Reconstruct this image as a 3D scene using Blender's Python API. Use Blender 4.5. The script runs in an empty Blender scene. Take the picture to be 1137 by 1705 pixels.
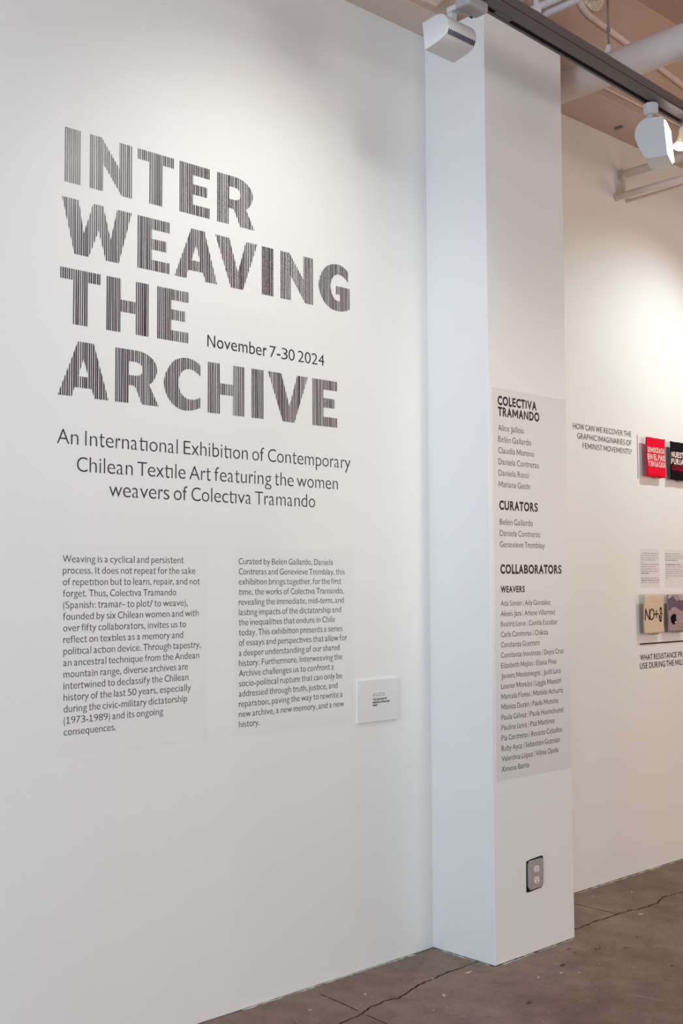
import bpy, bmesh, math, random
from mathutils import Vector, Matrix
random.seed(7)
S = bpy.context.scene
C = S.collection

# ------------------------------------------------------------------ camera
FPX = 1925.45
yaw, pitch, roll = 0.75406, 0.05985, -0.00449
fw = Vector((math.sin(yaw)*math.cos(pitch), math.cos(yaw)*math.cos(pitch), math.sin(pitch)))
r0 = Vector((math.cos(yaw), -math.sin(yaw), 0)); u0 = r0.cross(fw)
rt = math.cos(roll)*r0 + math.sin(roll)*u0; up = -math.sin(roll)*r0 + math.cos(roll)*u0
cam = bpy.data.cameras.new('camera'); cam.sensor_fit = 'HORIZONTAL'; cam.sensor_width = 36.0
cam.lens = 36.0*FPX/1137.0; cam.clip_start = 0.05; cam.clip_end = 100
co = bpy.data.objects.new('camera', cam); C.objects.link(co); S.camera = co
m = Matrix((rt, up, -fw)).transposed().to_4x4(); m.translation = Vector((-3.5812, -3.2768, 1.5))
co.matrix_world = m

# ------------------------------------------------------------------ light
S.view_settings.view_transform = 'Standard'; S.view_settings.look = 'None'
S.view_settings.gamma = 1.0; S.view_settings.use_curve_mapping = False
S.view_settings.exposure = 0.0
w = bpy.data.worlds.new('world'); S.world = w; w.use_nodes = True
bg = w.node_tree.nodes['Background']; bg.inputs[0].default_value = (0.75, 0.85, 1.0, 1); bg.inputs[1].default_value = 0.03

def aim(o, target):
    o.rotation_euler = (Vector(target)-o.location).to_track_quat('-Z', 'Y').to_euler()
def area(name, loc, target, sx, sy, power, col):
    l = bpy.data.lights.new(name, 'AREA'); l.shape = 'RECTANGLE'; l.size = sx; l.size_y = sy
    l.energy = power; l.color = col
    o = bpy.data.objects.new(name, l); C.objects.link(o); o.location = loc; aim(o, target); return o
def spot(name, loc, target, power, col, ang, blend, rad):
    l = bpy.data.lights.new(name, 'SPOT'); l.energy = power; l.color = col
    l.spot_size = math.radians(ang); l.spot_blend = blend; l.shadow_soft_size = rad
    o = bpy.data.objects.new(name, l); C.objects.link(o); o.location = loc; aim(o, target); return o
# daylight through the side window, then two unseen fill lights added as panes
area('side_window', (-5.95, -1.9, 2.5), (0.0, -1.0, 1.8), 2.2, 2.0, 176, (0.72, 0.83, 0.97))
area('side_fill', (-5.95, -5.5, 2.0), (0, -1.5, 1.2), 2.5, 2.2, 33, (0.15, 0.55, 1.0))
area('back_fill', (0.5, -7.7, 1.5), (-0.5, 0, 1.0), 3.0, 2.2, 132, (1.0, 0.94, 0.84))
# gallery track spots washing the two walls; the column spot is an added fill off the track
spot('track_spot_title', (-1.0, -1.30, 3.45), (-0.95, 0.0, 2.3), 49.5, (1.0, 1.0, 0.94), 96, 1.0, 0.05)
spot('track_spot_textiles', (2.45, -1.1, 3.45), (1.68, 0.09, 2.05), 95, (0.89, 1.0, 0.98), 88, 1.0, 0.02)
spot('column_fill_spot', (0.6, -4.4, 2.75), (0.2, -0.33, 1.9), 142, (1.0, 0.92, 0.79), 28, 1.0, 0.3)
# unseen fill lights added overhead and from the right
area('overhead_fill', (-0.5, -4.5, 4.2), (-0.5, -4.4, 0), 5.0, 3.0, 29, (0.15, 0.63, 1.0))
area('right_fill', (5.0, -3.5, 2.2), (1.0, -0.3, 1.8), 3.0, 2.5, 76, (1.0, 0.61, 0.40))
TEXT = {
  'left': [["Weaving is a cyclical and persistent", -1.7162, -1.2501, 1.5644], ["process. It does not repeat for the sake", -1.7155, -1.2014, 1.5278], ["of repetition but to learn, repair, and not", -1.7149, -1.1818, 1.4913], ["forget. Thus, Colectiva Tramando", -1.7142, -1.2812, 1.4547], ["(Spanish: tramar– to plot/ to weave),", -1.7136, -1.2331, 1.4182], ["founded by six Chilean women and with", -1.713, -1.1865, 1.3818], ["over fifty collaborators, invites us to", -1.7123, -1.2399, 1.3454], ["reflect on textiles as a memory and", -1.7117, -1.2517, 1.309], ["political action device. Through tapestry,", -1.711, -1.1774, 1.2726], ["an ancestral technique from the Andean", -1.7104, -1.1838, 1.2363], ["mountain range, diverse archives are", -1.7097, -1.2308, 1.2], ["intertwined to declassify the Chilean", -1.7091, -1.2292, 1.1637], ["history of the last 50 years, especially", -1.7085, -1.2177, 1.1275], ["during the civic-military dictatorship", -1.7078, -1.2339, 1.0913], ["(1973-1989) and its ongoing", -1.7072, -1.3322, 1.0552], ["consequences.", -1.7066, -1.5155, 1.0191]],
  'right': [["Curated by Belén Gallardo, Daniela", -1.0104, -0.5508, 1.5626], ["Contreras and Genevieve Tremblay, this", -1.0103, -0.4885, 1.526], ["exhibition brings together, for the first", -1.0103, -0.508, 1.4896], ["time, the works of Colectiva Tramando,", -1.0102, -0.4951, 1.4531], ["revealing the immediate, mid-term, and", -1.0101, -0.4945, 1.4167], ["lasting impacts of the dictatorship and", -1.01, -0.5086, 1.3803], ["the inequalities that endure in Chile", -1.0099, -0.5408, 1.344], ["today. This exhibition presents a series", -1.0098, -0.5021, 1.3077], ["of essays and perspectives that allow for", -1.0097, -0.4788, 1.2715], ["a deeper understanding of our shared", -1.0097, -0.5182, 1.2352], ["history. Furthermore, Interweaving the", -1.0096, -0.5037, 1.199], ["Archive challenges us to confront a", -1.0095, -0.5487, 1.1629], ["socio-political rupture that can only be", -1.0094, -0.505, 1.1268], ["addressed through truth, justice, and", -1.0093, -0.5294, 1.0907], ["reparation, paving the way to rewrite a", -1.0092, -0.5037, 1.0547], ["new archive, a new memory, and a new", -1.0092, -0.4961, 1.0187], ["history.", -1.0091, -0.914, 0.9827]],
  'sub': [["An International Exhibition of Contemporary", -1.7408, -0.4538, 1.9413], ["Chilean Textile Art featuring the women", -1.669, -0.5223, 1.8556], ["weavers of Colectiva Tramando", -1.5483, -0.6416, 1.7809]],
  'nov': [["November 7-30 2024", -1.1521, -0.59, 2.3318]],
  'h1': [["COLECTIVA", 0.059, 0.3148, 2.2119], ["TRAMANDO", 0.0597, 0.3323, 2.1668]],
  'n1': [["Alice Jallois", 0.0585, 0.2267, 2.1056], ["Belén Gallardo", 0.0585, 0.2744, 2.0597], ["Claudia Moreno", 0.0585, 0.2933, 2.014], ["Daniela Contreras", 0.0586, 0.325, 1.9682], ["Daniela Rossi", 0.0586, 0.2555, 1.9225], ["Mariana Gaete", 0.0586, 0.2643, 1.8769]],
  'h2': [["CURATORS", 0.0607, 0.313, 1.7865]],
  'n2': [["Belén Gallardo", 0.0618, 0.2782, 1.7245], ["Daniela Contreras", 0.0617, 0.3264, 1.6791], ["Genevieve Tremblay", 0.0616, 0.3574, 1.6338]],
  'h3': [["COLLABORATORS", 0.0626, 0.471, 1.529]],
  'h4': [["WEAVERS", 0.0629, 0.2176, 1.4531]],
  'n3': [["Ada Simón | Ady González", 0.0618, 0.3897, 1.3984], ["Alexis Jara | Arlene Villarroel", 0.0613, 0.4196, 1.357], ["Beatriz Leiva | Camila Escobar", 0.0609, 0.4362, 1.3156], ["Carla Contreras | Chikiza", 0.0605, 0.3708, 1.2743], ["Constanza Guerrero", 0.0601, 0.3126, 1.2331], ["Constanza Inostroza | Deysi Cruz", 0.0596, 0.4768, 1.1919], ["Elizabeth Mejias | Eloisa Pino", 0.0592, 0.4249, 1.1507], ["Javiera Montenegro | Judit Lara", 0.0588, 0.454, 1.1096], ["Leonor Morales | Liggia Maestri", 0.0583, 0.4556, 1.0685], ["Marcela Flores | Matilde Achurra", 0.0579, 0.468, 1.0275], ["Mónica Durán | Paola Moreira", 0.0575, 0.433, 0.9866], ["Paula Gálvez | Paula Huenchumil", 0.0571, 0.4676, 0.9456], ["Paulina Leiva | Paz Martínez", 0.0566, 0.407, 0.9048], ["Pía Contreras | Rosario Ceballos", 0.0562, 0.4583, 0.864], ["Ruby Ayca | Sebastián Guzmán", 0.0558, 0.4403, 0.8232], ["Valentina López | Vilma Ojeda", 0.0554, 0.4286, 0.7825], ["Ximena Barría", 0.055, 0.2299, 0.7418]],
  'how': [["HOW CAN WE RECOVER THE", 1.1521, 1.6693, 2.2503], ["GRAPHIC IMAGINARIES OF", 1.1857, 1.6706, 2.2033], ["FEMINIST MOVEMENTS?", 1.2302, 1.671, 2.1579]],
  'what': [["WHAT RESISTANCE PRACTICES", 1.7105, 2.29, 1.08], ["USE DURING THE MILITARY", 1.7089, 2.24, 1.0363]],
  'card': [["YOU CAN HELP BY", -0.3503, -0.2694, 1.0307], ["MAKING A DONATION", -0.3504, -0.2563, 1.019], ["HERE", -0.3505, -0.324, 1.008]],
  'red': [["DEMOCRACIA", 1.7683, 1.9391, 2.1777], ["EN EL PAIS", 1.7668, 1.9428, 2.1378], ["Y EN LA CASA", 1.7675, 1.9414, 2.103]],
  'blk': [["NUESTRA", 1.9995, 2.185, 2.166], ["FURIA", 1.9956, 2.1265, 2.1287]],
  'blkr': [["CONGE", 2.0064, 2.1251, 2.0959]],
}
TITLE = [["I", -1.723, -1.6661, 2.7925], ["N", -1.6308, -1.4691, 2.7925], ["T", -1.4455, -1.2985, 2.7925], ["E", -1.2734, -1.144, 2.7925], ["R", -1.1093, -0.9387, 2.7925], ["W", -1.7315, -1.4686, 2.5618], ["E", -1.4445, -1.3156, 2.5618], ["A", -1.2935, -1.1093, 2.5618], ["V", -1.1178, -0.9253, 2.5618], ["I", -0.9028, -0.8484, 2.5618], ["N", -0.8123, -0.6499, 2.5618], ["G", -0.6203, -0.4547, 2.5618], ["T", -1.735, -1.5881, 2.3312], ["H", -1.5636, -1.3996, 2.3312], ["E", -1.3638, -1.2348, 2.3312], ["A", -1.74, -1.5535, 2.0972], ["R", -1.528, -1.3563, 2.0972], ["C", -1.3357, -1.1828, 2.0972], ["H", -1.1489, -0.9864, 2.0972], ["I", -0.951, -0.8961, 2.0972], ["V", -0.8741, -0.6776, 2.0972], ["E", -0.6533, -0.5258, 2.0972]]

# ------------------------------------------------------------------ helpers
def mat(name, col, rough=0.6, spec=0.5, metal=0.0, noise=None, bump=None, emit=None):
    """noise: (scale, amount) tone variation; bump: (scale, strength)"""
    m = bpy.data.materials.new(name); m.use_nodes = True
    nt = m.node_tree; b = nt.nodes['Principled BSDF']
    b.inputs['Base Color'].default_value = (*col, 1); b.inputs['Roughness'].default_value = rough
    b.inputs['Specular IOR Level'].default_value = spec; b.inputs['Metallic'].default_value = metal
    tc = nt.nodes.new('ShaderNodeTexCoord')
    if noise:
        n = nt.nodes.new('ShaderNodeTexNoise'); n.inputs['Scale'].default_value = noise[0]; n.inputs['Detail'].default_value = 6
        nt.links.new(tc.outputs['Object'], n.inputs['Vector'])
        r = nt.nodes.new('ShaderNodeValToRGB'); a = noise[1]
        r.color_ramp.elements[0].position = 0.3; r.color_ramp.elements[1].position = 0.7
        r.color_ramp.elements[0].color = (*[c*(1-a) for c in col], 1); r.color_ramp.elements[1].color = (*[min(1, c*(1+a)) for c in col], 1)
        nt.links.new(n.outputs['Fac'], r.inputs['Fac']); nt.links.new(r.outputs['Color'], b.inputs['Base Color'])
    if bump:
        n = nt.nodes.new('ShaderNodeTexNoise'); n.inputs['Scale'].default_value = bump[0]; n.inputs['Detail'].default_value = 4
        nt.links.new(tc.outputs['Object'], n.inputs['Vector'])
        bp = nt.nodes.new('ShaderNodeBump'); bp.inputs['Strength'].default_value = bump[1]; bp.inputs['Distance'].default_value = 0.002
        nt.links.new(n.outputs['Fac'], bp.inputs['Height']); nt.links.new(bp.outputs['Normal'], b.inputs['Normal'])
    if emit:
        b.inputs['Emission Color'].default_value = (*emit[0], 1); b.inputs['Emission Strength'].default_value = emit[1]
    return m
def woven(name, col, sx=420, amt=0.25, rough=0.9):
    m = mat(name, col, rough, 0.1); nt = m.node_tree; b = nt.nodes['Principled BSDF']
    tc = nt.nodes.new('ShaderNodeTexCoord'); wv = nt.nodes.new('ShaderNodeTexWave')
    wv.bands_direction = 'Z'; wv.inputs['Scale'].default_value = sx/6.28; wv.inputs['Distortion'].default_value = 1.5
    nt.links.new(tc.outputs['Object'], wv.inputs['Vector'])
    n = nt.nodes.new('ShaderNodeTexNoise'); n.inputs['Scale'].default_value = 90
    nt.links.new(tc.outputs['Object'], n.inputs['Vector'])
    mx = nt.nodes.new('ShaderNodeMix'); mx.data_type = 'RGBA'
    mx.inputs['A'].default_value = (*[c*(1-amt) for c in col], 1); mx.inputs['B'].default_value = (*[min(1, c*(1+amt*.5)) for c in col], 1)
    nt.links.new(n.outputs['Fac'], mx.inputs['Factor']); nt.links.new(mx.outputs['Result'], b.inputs['Base Color'])
    bp = nt.nodes.new('ShaderNodeBump'); bp.inputs['Strength'].default_value = 0.5; bp.inputs['Distance'].default_value = 0.001
    nt.links.new(wv.outputs['Fac'], bp.inputs['Height']); nt.links.new(bp.outputs['Normal'], b.inputs['Normal'])
    return m

def obj(name, verts, faces, material, parent=None, smooth=False):
    me = bpy.data.meshes.new(name); me.from_pydata([tuple(v) for v in verts], [], faces); me.update()
    if material: me.materials.append(material)
    if smooth:
        for p in me.polygons: p.use_smooth = True
    o = bpy.data.objects.new(name, me); C.objects.link(o)
    if parent: o.parent = parent
    return o
def from_bm(name, bm, material, parent=None, smooth=False):
    bmesh.ops.recalc_face_normals(bm, faces=bm.faces)
    me = bpy.data.meshes.new(name); bm.to_mesh(me); bm.free(); me.materials.append(material)
    if smooth:
        for p in me.polygons: p.use_smooth = True
    o = bpy.data.objects.new(name, me); C.objects.link(o)
    if parent: o.parent = parent
    return o
def add_box(bm, a, b, bevel=0.0, mtx=None):
    t = bmesh.new(); bmesh.ops.create_cube(t, size=1)
    a = Vector(a); b = Vector(b); c = (a+b)/2; s = b-a
    for v in t.verts: v.co = Vector((v.co.x*s.x, v.co.y*s.y, v.co.z*s.z))+c
    if bevel: bmesh.ops.bevel(t, geom=list(t.edges), offset=bevel, segments=2, profile=0.5, affect='EDGES')
    if mtx: t.transform(mtx)
    me = bpy.data.meshes.new('tmp'); t.to_mesh(me); t.free(); bm.from_mesh(me); bpy.data.meshes.remove(me)
def box(name, a, b, material, parent=None, bevel=0.0, mtx=None):
    bm = bmesh.new(); add_box(bm, a, b, bevel, mtx); return from_bm(name, bm, material, parent)
def add_tube(bm, pts, r, seg=14, radii=None, caps=True):
    pts = [Vector(p) for p in pts]; rings = []
    prev = None
    for i, p in enumerate(pts):
        d = (pts[min(i+1, len(pts)-1)]-pts[max(i-1, 0)]).normalized()
        ref = Vector((0, 0, 1)) if abs(d.z) < 0.9 else Vector((1, 0, 0))
        if prev is not None: ref = prev
        a = (ref - d*ref.dot(d)).normalized(); b = d.cross(a); prev = a
        rr = radii[i] if radii else r
        rings.append([bm.verts.new(p+rr*(math.cos(2*math.pi*k/seg)*a+math.sin(2*math.pi*k/seg)*b)) for k in range(seg)])
    for q, s in zip(rings, rings[1:]):
        for k in range(seg): bm.faces.new((q[k], q[(k+1) % seg], s[(k+1) % seg], s[k]))
    if caps: bm.faces.new(rings[0][::-1]); bm.faces.new(rings[-1])
def tube(name, pts, r, material, parent=None, seg=16, radii=None):
    bm = bmesh.new(); add_tube(bm, pts, r, seg, radii); o = from_bm(name, bm, material, parent, True)
    mo = o.modifiers.new('es', 'EDGE_SPLIT'); mo.split_angle = 0.9
    return o
def bend(pts, rad=0.05, n=5):
    """round the corners of a polyline"""
    pts = [Vector(p) for p in pts]; out = [pts[0]]
    for a, b, c in zip(pts, pts[1:], pts[2:]):
        p = b+(a-b).normalized()*rad; q = b+(c-b).normalized()*rad
        for k in range(n+1):
            t = k/n; out.append(p*(1-t)**2+b*2*t*(1-t)+q*t*t)
    out.append(pts[-1]); return out
def prism(name, prof, axis_len, material, parent=None, mtx=None, bevel=0.0, smooth=False):
    """prof: list of (u,v) -> extruded along +w ; local coords (w,u,v)"""
    bm = bmesh.new()
    a = [bm.verts.new((0, u, v)) for u, v in prof]; b = [bm.verts.new((axis_len, u, v)) for u, v in prof]
    n = len(prof)
    bm.faces.new(a[::-1]); bm.faces.new(b)
    for i in range(n): bm.faces.new((a[i], a[(i+1) % n], b[(i+1) % n], b[i]))
    if bevel: bmesh.ops.bevel(bm, geom=list(bm.edges), offset=bevel, segments=2, profile=0.5, affect='EDGES')
    if mtx: bm.transform(mtx)
    return from_bm(name, bm, material, parent, smooth)
def tag(o, label=None, cat=None, group=None, kind=None):
    if label: o['label'] = label
    if cat: o['category'] = cat
    if group: o['group'] = group
    if kind: o['kind'] = kind
    return o
def thing(name, label, cat, loc=(0, 0, 0), group=None):
    o = bpy.data.objects.new(name, None); C.objects.link(o); o.location = loc; o.empty_display_size = 0.05
    return tag(o, label, cat, group)
def keep(parent):
    """children were built in world coordinates: keep them there"""
    bpy.context.view_layer.update()
    inv = parent.matrix_world.inverted()
    for ch in parent.children: ch.matrix_parent_inverse = inv

# ------------------------------------------------------------------ materials
def paint_wall(name, col):
    m = mat(name, col, 0.62, 0.25, noise=(1.3, 0.015), bump=(160, 0.05)); return m
M_wall = paint_wall('white_wall_paint', (0.80, 0.795, 0.775))
M_col = paint_wall('column_paint', (0.78, 0.775, 0.765))
M_tan = mat('tan_ceiling_paint', (0.50, 0.385, 0.315), 0.85, 0.1, noise=(3, 0.06), bump=(60, 0.15))
M_soffit = mat('soffit_paint', (0.63, 0.52, 0.46), 0.8, 0.1, noise=(3, 0.03), bump=(60, 0.1))
M_pipe = mat('painted_pipe', (0.82, 0.76, 0.755), 0.55, 0.3, noise=(9, 0.04), bump=(50, 0.1))
M_thin = mat('thin_pipe_dimmed', (0.70, 0.60, 0.545), 0.6, 0.25, noise=(12, 0.04))  # pipe paint darkened and warmed: dim ambient light put into the colour
M_conduit = mat('painted_conduit', (0.68, 0.58, 0.51), 0.6, 0.3, noise=(20, 0.05))
M_whitepipe = mat('white_conduit', (0.74, 0.72, 0.74), 0.5, 0.3)
M_track = mat('grey_track_metal', (0.120, 0.098, 0.100), 0.55, 0.35, noise=(200, 0.12))
M_slot = mat('black_track_slot', (0.006, 0.006, 0.009), 0.8, 0.1)
M_lamp = mat('white_lamp_housing', (0.56, 0.55, 0.56), 0.4, 0.4)
M_adapt = mat('dimmed_adaptor', (0.38, 0.355, 0.36), 0.5, 0.3)  # darker than the housing: the weaker light on it is in the colour
M_vent = mat('dark_vent', (0.03, 0.03, 0.08), 0.7, 0.2)
M_lens = mat('lit_lens', (1, 1, 1), 0.4, 0.3, emit=((1.0, 0.97, 0.92), 14))
M_lensoff = mat('frosted_lens', (0.75, 0.75, 0.72), 0.3, 0.5)
M_bulb = mat('lit_bulb', (1, 1, 1), 0.4, 0.3, emit=((0.95, 0.96, 1.0), 7))
M_brass = mat('cream_socket', (0.55, 0.45, 0.33), 0.5, 0.4)
M_hang = mat('grey_rod', (0.25, 0.22, 0.22), 0.5, 0.5)
M_plate = mat('speckled_cover_paint', (0.62, 0.57, 0.47), 0.7, 0.2, noise=(60, 0.25))
M_vinyl = mat('dark_vinyl', (0.024, 0.017, 0.034), 0.42, 0.35)
M_plum = mat('plum_black_vinyl', (0.042, 0.014, 0.026), 0.34, 0.5)
M_black = mat('black_vinyl', (0.006, 0.005, 0.007), 0.5, 0.3)
M_sheet = mat('clear_vinyl_sheet', (0.778, 0.771, 0.755), 0.5, 0.35)
M_sheetc = mat('grey_vinyl_sheet', (0.680, 0.672, 0.672), 0.5, 0.35)
M_sheetr = mat('small_vinyl_sheet', (0.725, 0.705, 0.695), 0.5, 0.35)
M_card = mat('white_card', (0.75, 0.735, 0.725), 0.5, 0.35)
M_cardedge = mat('card_foam_edge', (0.82, 0.81, 0.80), 0.6, 0.2)
M_grey = mat('grey_print', (0.30, 0.27, 0.28), 0.6, 0.2)
M_red = woven('red_weave', (0.86, 0.006, 0.035), amt=0.08)
M_blackw = woven('black_weave', (0.010, 0.007, 0.009), amt=0.3)
M_sand = woven('sand_weave', (0.70, 0.55, 0.39), amt=0.12)
M_mauve = woven('mauve_weave', (0.40, 0.30, 0.30), amt=0.2)
M_mount = woven('purple_weave', (0.17, 0.115, 0.16), amt=0.3)
M_sky = woven('pale_mauve_weave', (0.52, 0.42, 0.42), amt=0.15)
M_cream = woven('cream_weave', (0.85, 0.66, 0.60), amt=0.12)
M_redyarn = woven('dark_red_weave', (0.42, 0.006, 0.03), amt=0.2)
M_steel = mat('galvanised_steel', (0.50, 0.48, 0.49), 0.42, 0.5, metal=0.55, noise=(60, 0.15))
M_recep = mat('white_receptacle', (0.72, 0.68, 0.70), 0.4, 0.4)
M_dark = mat('dark_gap', (0.012, 0.012, 0.016), 0.9, 0.05)
M_crack = mat('crack_shadow_dirt', (0.035, 0.024, 0.018), 0.95, 0.02)
M_fleck = mat('paint_fleck', (0.52, 0.46, 0.41), 0.8, 0.1)
M_scuff = mat('floor_scuff', (0.27, 0.21, 0.175), 0.7, 0.2)
M_stain = mat('dark_floor_stain', (0.055, 0.032, 0.026), 0.6, 0.3)
M_slop = mat('paint_slop', (0.60, 0.56, 0.52), 0.8, 0.1)

def floor_material():
    m = bpy.data.materials.new('stained_concrete'); m.use_nodes = True; nt = m.node_tree; b = nt.nodes['Principled BSDF']
    tc = nt.nodes.new('ShaderNodeTexCoord')
    def noise(scale, detail=8, rough=0.6):
        n = nt.nodes.new('ShaderNodeTexNoise'); n.inputs['Scale'].default_value = scale; n.inputs['Detail'].default_value = detail
        n.inputs['Roughness'].default_value = rough; nt.links.new(tc.outputs['Object'], n.inputs['Vector']); return n
    def ramp(src, stops):
        r = nt.nodes.new('ShaderNodeValToRGB'); e = r.color_ramp.elements
        e[0].position, e[0].color = stops[0][0], (*stops[0][1], 1); e[1].position, e[1].color = stops[-1][0], (*stops[-1][1], 1)
        for p, c in stops[1:-1]: q = e.new(p); q.color = (*c, 1)
        nt.links.new(src, r.inputs['Fac']); return r
    def mix(fac, a, bcol, mode='MIX'):
        x = nt.nodes.new('ShaderNodeMix'); x.data_type = 'RGBA'; x.blend_type = mode
        if isinstance(fac, float): x.inputs['Factor'].default_value = fac
        else: nt.links.new(fac, x.inputs['Factor'])
        nt.links.new(a, x.inputs['A'])
        if isinstance(bcol, tuple): x.inputs['B'].default_value = (*bcol, 1)
        else: nt.links.new(bcol, x.inputs['B'])
        return x.outputs['Result']
    base = ramp(noise(1.6).outputs['Fac'], [(0.3, (0.180, 0.112, 0.082)), (0.5, (0.24, 0.163, 0.125)), (0.72, (0.31, 0.225, 0.18))]).outputs['Color']
    mid = ramp(noise(9).outputs['Fac'], [(0.3, (0.72, 0.72, 0.72)), (0.7, (1.12, 1.1, 1.08))]).outputs['Color']
    c = mix(1.0, base, mid, 'MULTIPLY')
    fine = ramp(noise(70, 4).outputs['Fac'], [(0.3, (0.85, 0.85, 0.85)), (0.7, (1.1, 1.1, 1.1))]).outputs['Color']
    c = mix(1.0, c, fine, 'MULTIPLY')
    pale = ramp(noise(5.5, 10, 0.7).outputs['Fac'], [(0.60, (0, 0, 0)), (0.74, (0.45, 0.45, 0.45))]).outputs['Color']
    c = mix(pale, c, (0.40, 0.34, 0.30))
    v = nt.nodes.new('ShaderNodeTexVoronoi'); v.inputs['Scale'].default_value = 26; nt.links.new(tc.outputs['Object'], v.inputs['Vector'])
    sp = ramp(v.outputs['Distance'], [(0.035, (0.55, 0.55, 0.55)), (0.06, (0, 0, 0))]).outputs['Color']
    c = mix(sp, c, (0.50, 0.44, 0.40))
    v2 = nt.nodes.new('ShaderNodeTexVoronoi'); v2.inputs['Scale'].default_value = 11; nt.links.new(tc.outputs['Object'], v2.inputs['Vector'])
    sp2 = ramp(v2.outputs['Distance'], [(0.04, (0.7, 0.7, 0.7)), (0.08, (0, 0, 0))]).outputs['Color']
    c = mix(sp2, c, (0.075, 0.045, 0.036))
    nt.links.new(c, b.inputs['Base Color'])
    rr = nt.nodes.new('ShaderNodeMapRange'); rr.inputs['To Min'].default_value = 0.42; rr.inputs['To Max'].default_value = 0.75
    nt.links.new(noise(4).outputs['Fac'], rr.inputs['Value']); nt.links.new(rr.outputs['Result'], b.inputs['Roughness'])
    b.inputs['Specular IOR Level'].default_value = 0.3
    bp = nt.nodes.new('ShaderNodeBump'); bp.inputs['Strength'].default_value = 0.25; bp.inputs['Distance'].default_value = 0.003
    nt.links.new(noise(25).outputs['Fac'], bp.inputs['Height']); nt.links.new(bp.outputs['Normal'], b.inputs['Normal'])
    return m
M_floor = floor_material()

# ------------------------------------------------------------------ the room
D_COL, W_COL, Y2, ZT = 0.3262, 0.5246, 0.0861, 3.835
def struct(o): o['kind'] = 'structure'; return o
floor = struct(box('floor', (-8, -8, -0.1), (7, 0.6, 0), M_floor))
struct(box('wall_left', (-8, 0, 0.0), (0.0, 0.3, ZT), M_wall))
column = struct(box('wall_column', (0, -D_COL, 0), (W_COL, 0.3, ZT), M_col, bevel=0.003))
struct(box('wall_right', (W_COL, Y2, 0.0), (7, 0.3, ZT), M_wall))
beam = struct(box('ceiling_beam', (-8, -0.172, ZT), (7, 0.5, 4.42), M_tan))
box('soffit_board', (-8, -0.1715, ZT-0.004), (7, 0.0855, ZT-0.0005), M_soffit, beam)
struct(box('ceiling', (-8, -8, 4.42), (7, 0.5, 4.6), M_tan))
# the rest of the hall, out of frame: side wall and back wall with openings made for the side window and the added fills
def holed(name, fn, u0, u1, v0, v1, openings):
    """wall slab with rectangular openings; fn maps (u,v,depth) to a point"""
    bm = bmesh.new(); us = sorted({u0, u1, *[o[0] for o in openings], *[o[1] for o in openings]}); vs_ = sorted({v0, v1, *[o[2] for o in openings], *[o[3] for o in openings]})
    for a, c in zip(us, us[1:]):
        for d, e in zip(vs_, vs_[1:]):
            if any(o[0] <= a and c <= o[1] and o[2] <= d and e <= o[3] for o in openings): continue
            p, q = fn(a, d, 0), fn(c, e, 1)
            add_box(bm, [min(x, y) for x, y in zip(p, q)], [max(x, y) for x, y in zip(p, q)])
    return struct(from_bm(name, bm, M_wall))
holed('wall_side', lambda u, v, d: (-6.0-.2*d, u, v), -8, 0, 0, 4.42, [(-7.0, -4.0, .6, 3.3), (-3.2, -0.6, .9, 3.8)])
holed('wall_back', lambda u, v, d: (u, -7.8-.2*d, v), -6.0, 7, 0, 4.42, [(-1.1, 2.1, .3, 2.9)])

def ribbon(name, pts, w0, w1, material, parent, z=0.0006, jit=0.3, sub=6, rough=0.006, kind=None):
    """an irregular thin strip lying on the floor along a polyline (x,y)"""
    P = []
    for a, b in zip(pts, pts[1:]):
        for k in range(sub):
            t = k/sub; P.append(Vector((a[0]*(1-t)+b[0]*t, a[1]*(1-t)+b[1]*t)))
    P.append(Vector(pts[-1])); vs = []; fs = []
    for i, p in enumerate(P):
        d = (P[min(i+1, len(P)-1)]-P[max(i-1, 0)]).normalized(); n = Vector((-d.y, d.x))
        c = p+n*random.uniform(-rough, rough)
        w = random.uniform(w0, w1)/2
        vs += [(c.x+n.x*w, c.y+n.y*w, z), (c.x-n.x*w, c.y-n.y*w, z)]
        if i: k = 2*i; fs.append((k-2, k-1, k+1, k))
    o = obj(name, vs, fs, material, parent)
    if kind: o['kind'] = kind
    return o
# cracks and joints of the slab
ribbon('floor_crack', [(-1.6, -0.40), (-1.2, -0.36), (-0.841, -0.332), (-0.731, -0.325), (-0.66, -0.300), (-0.578, -0.292), (-0.51, -0.304), (-0.433, -0.277), (-0.333, -0.257), (-0.254, -0.252), (-0.155, -0.244), (-0.002, -0.239)], 0.003, 0.009, M_crack, floor, rough=0.004)
ribbon('floor_crack', [(0.53, -0.262), (0.65, -0.26), (0.775, -0.252), (0.927, -0.26), (1.034, -0.259), (1.074, -0.281), (1.229, -0.287), (1.338, -0.249), (1.414, -0.259), (1.489, -0.267), (1.9, -0.25), (2.6, -0.27)], 0.003, 0.009, M_crack, floor, rough=0.004)
ribbon('slab_joint', [(-0.695, -0.084), (-0.70, -0.19), (-0.71, -0.291)], 0.003, 0.005, M_crack, floor, rough=0.001)
ribbon('slab_joint', [(-0.715, -0.34), (-0.722, -0.44), (-0.727, -0.60), (-0.74, -1.2)], 0.002, 0.004, M_crack, floor, rough=0.001)
ribbon('slab_joint', [(0.947, -0.026), (0.947, -0.245)], 0.003, 0.005, M_crack, floor, rough=0.001)
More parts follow.
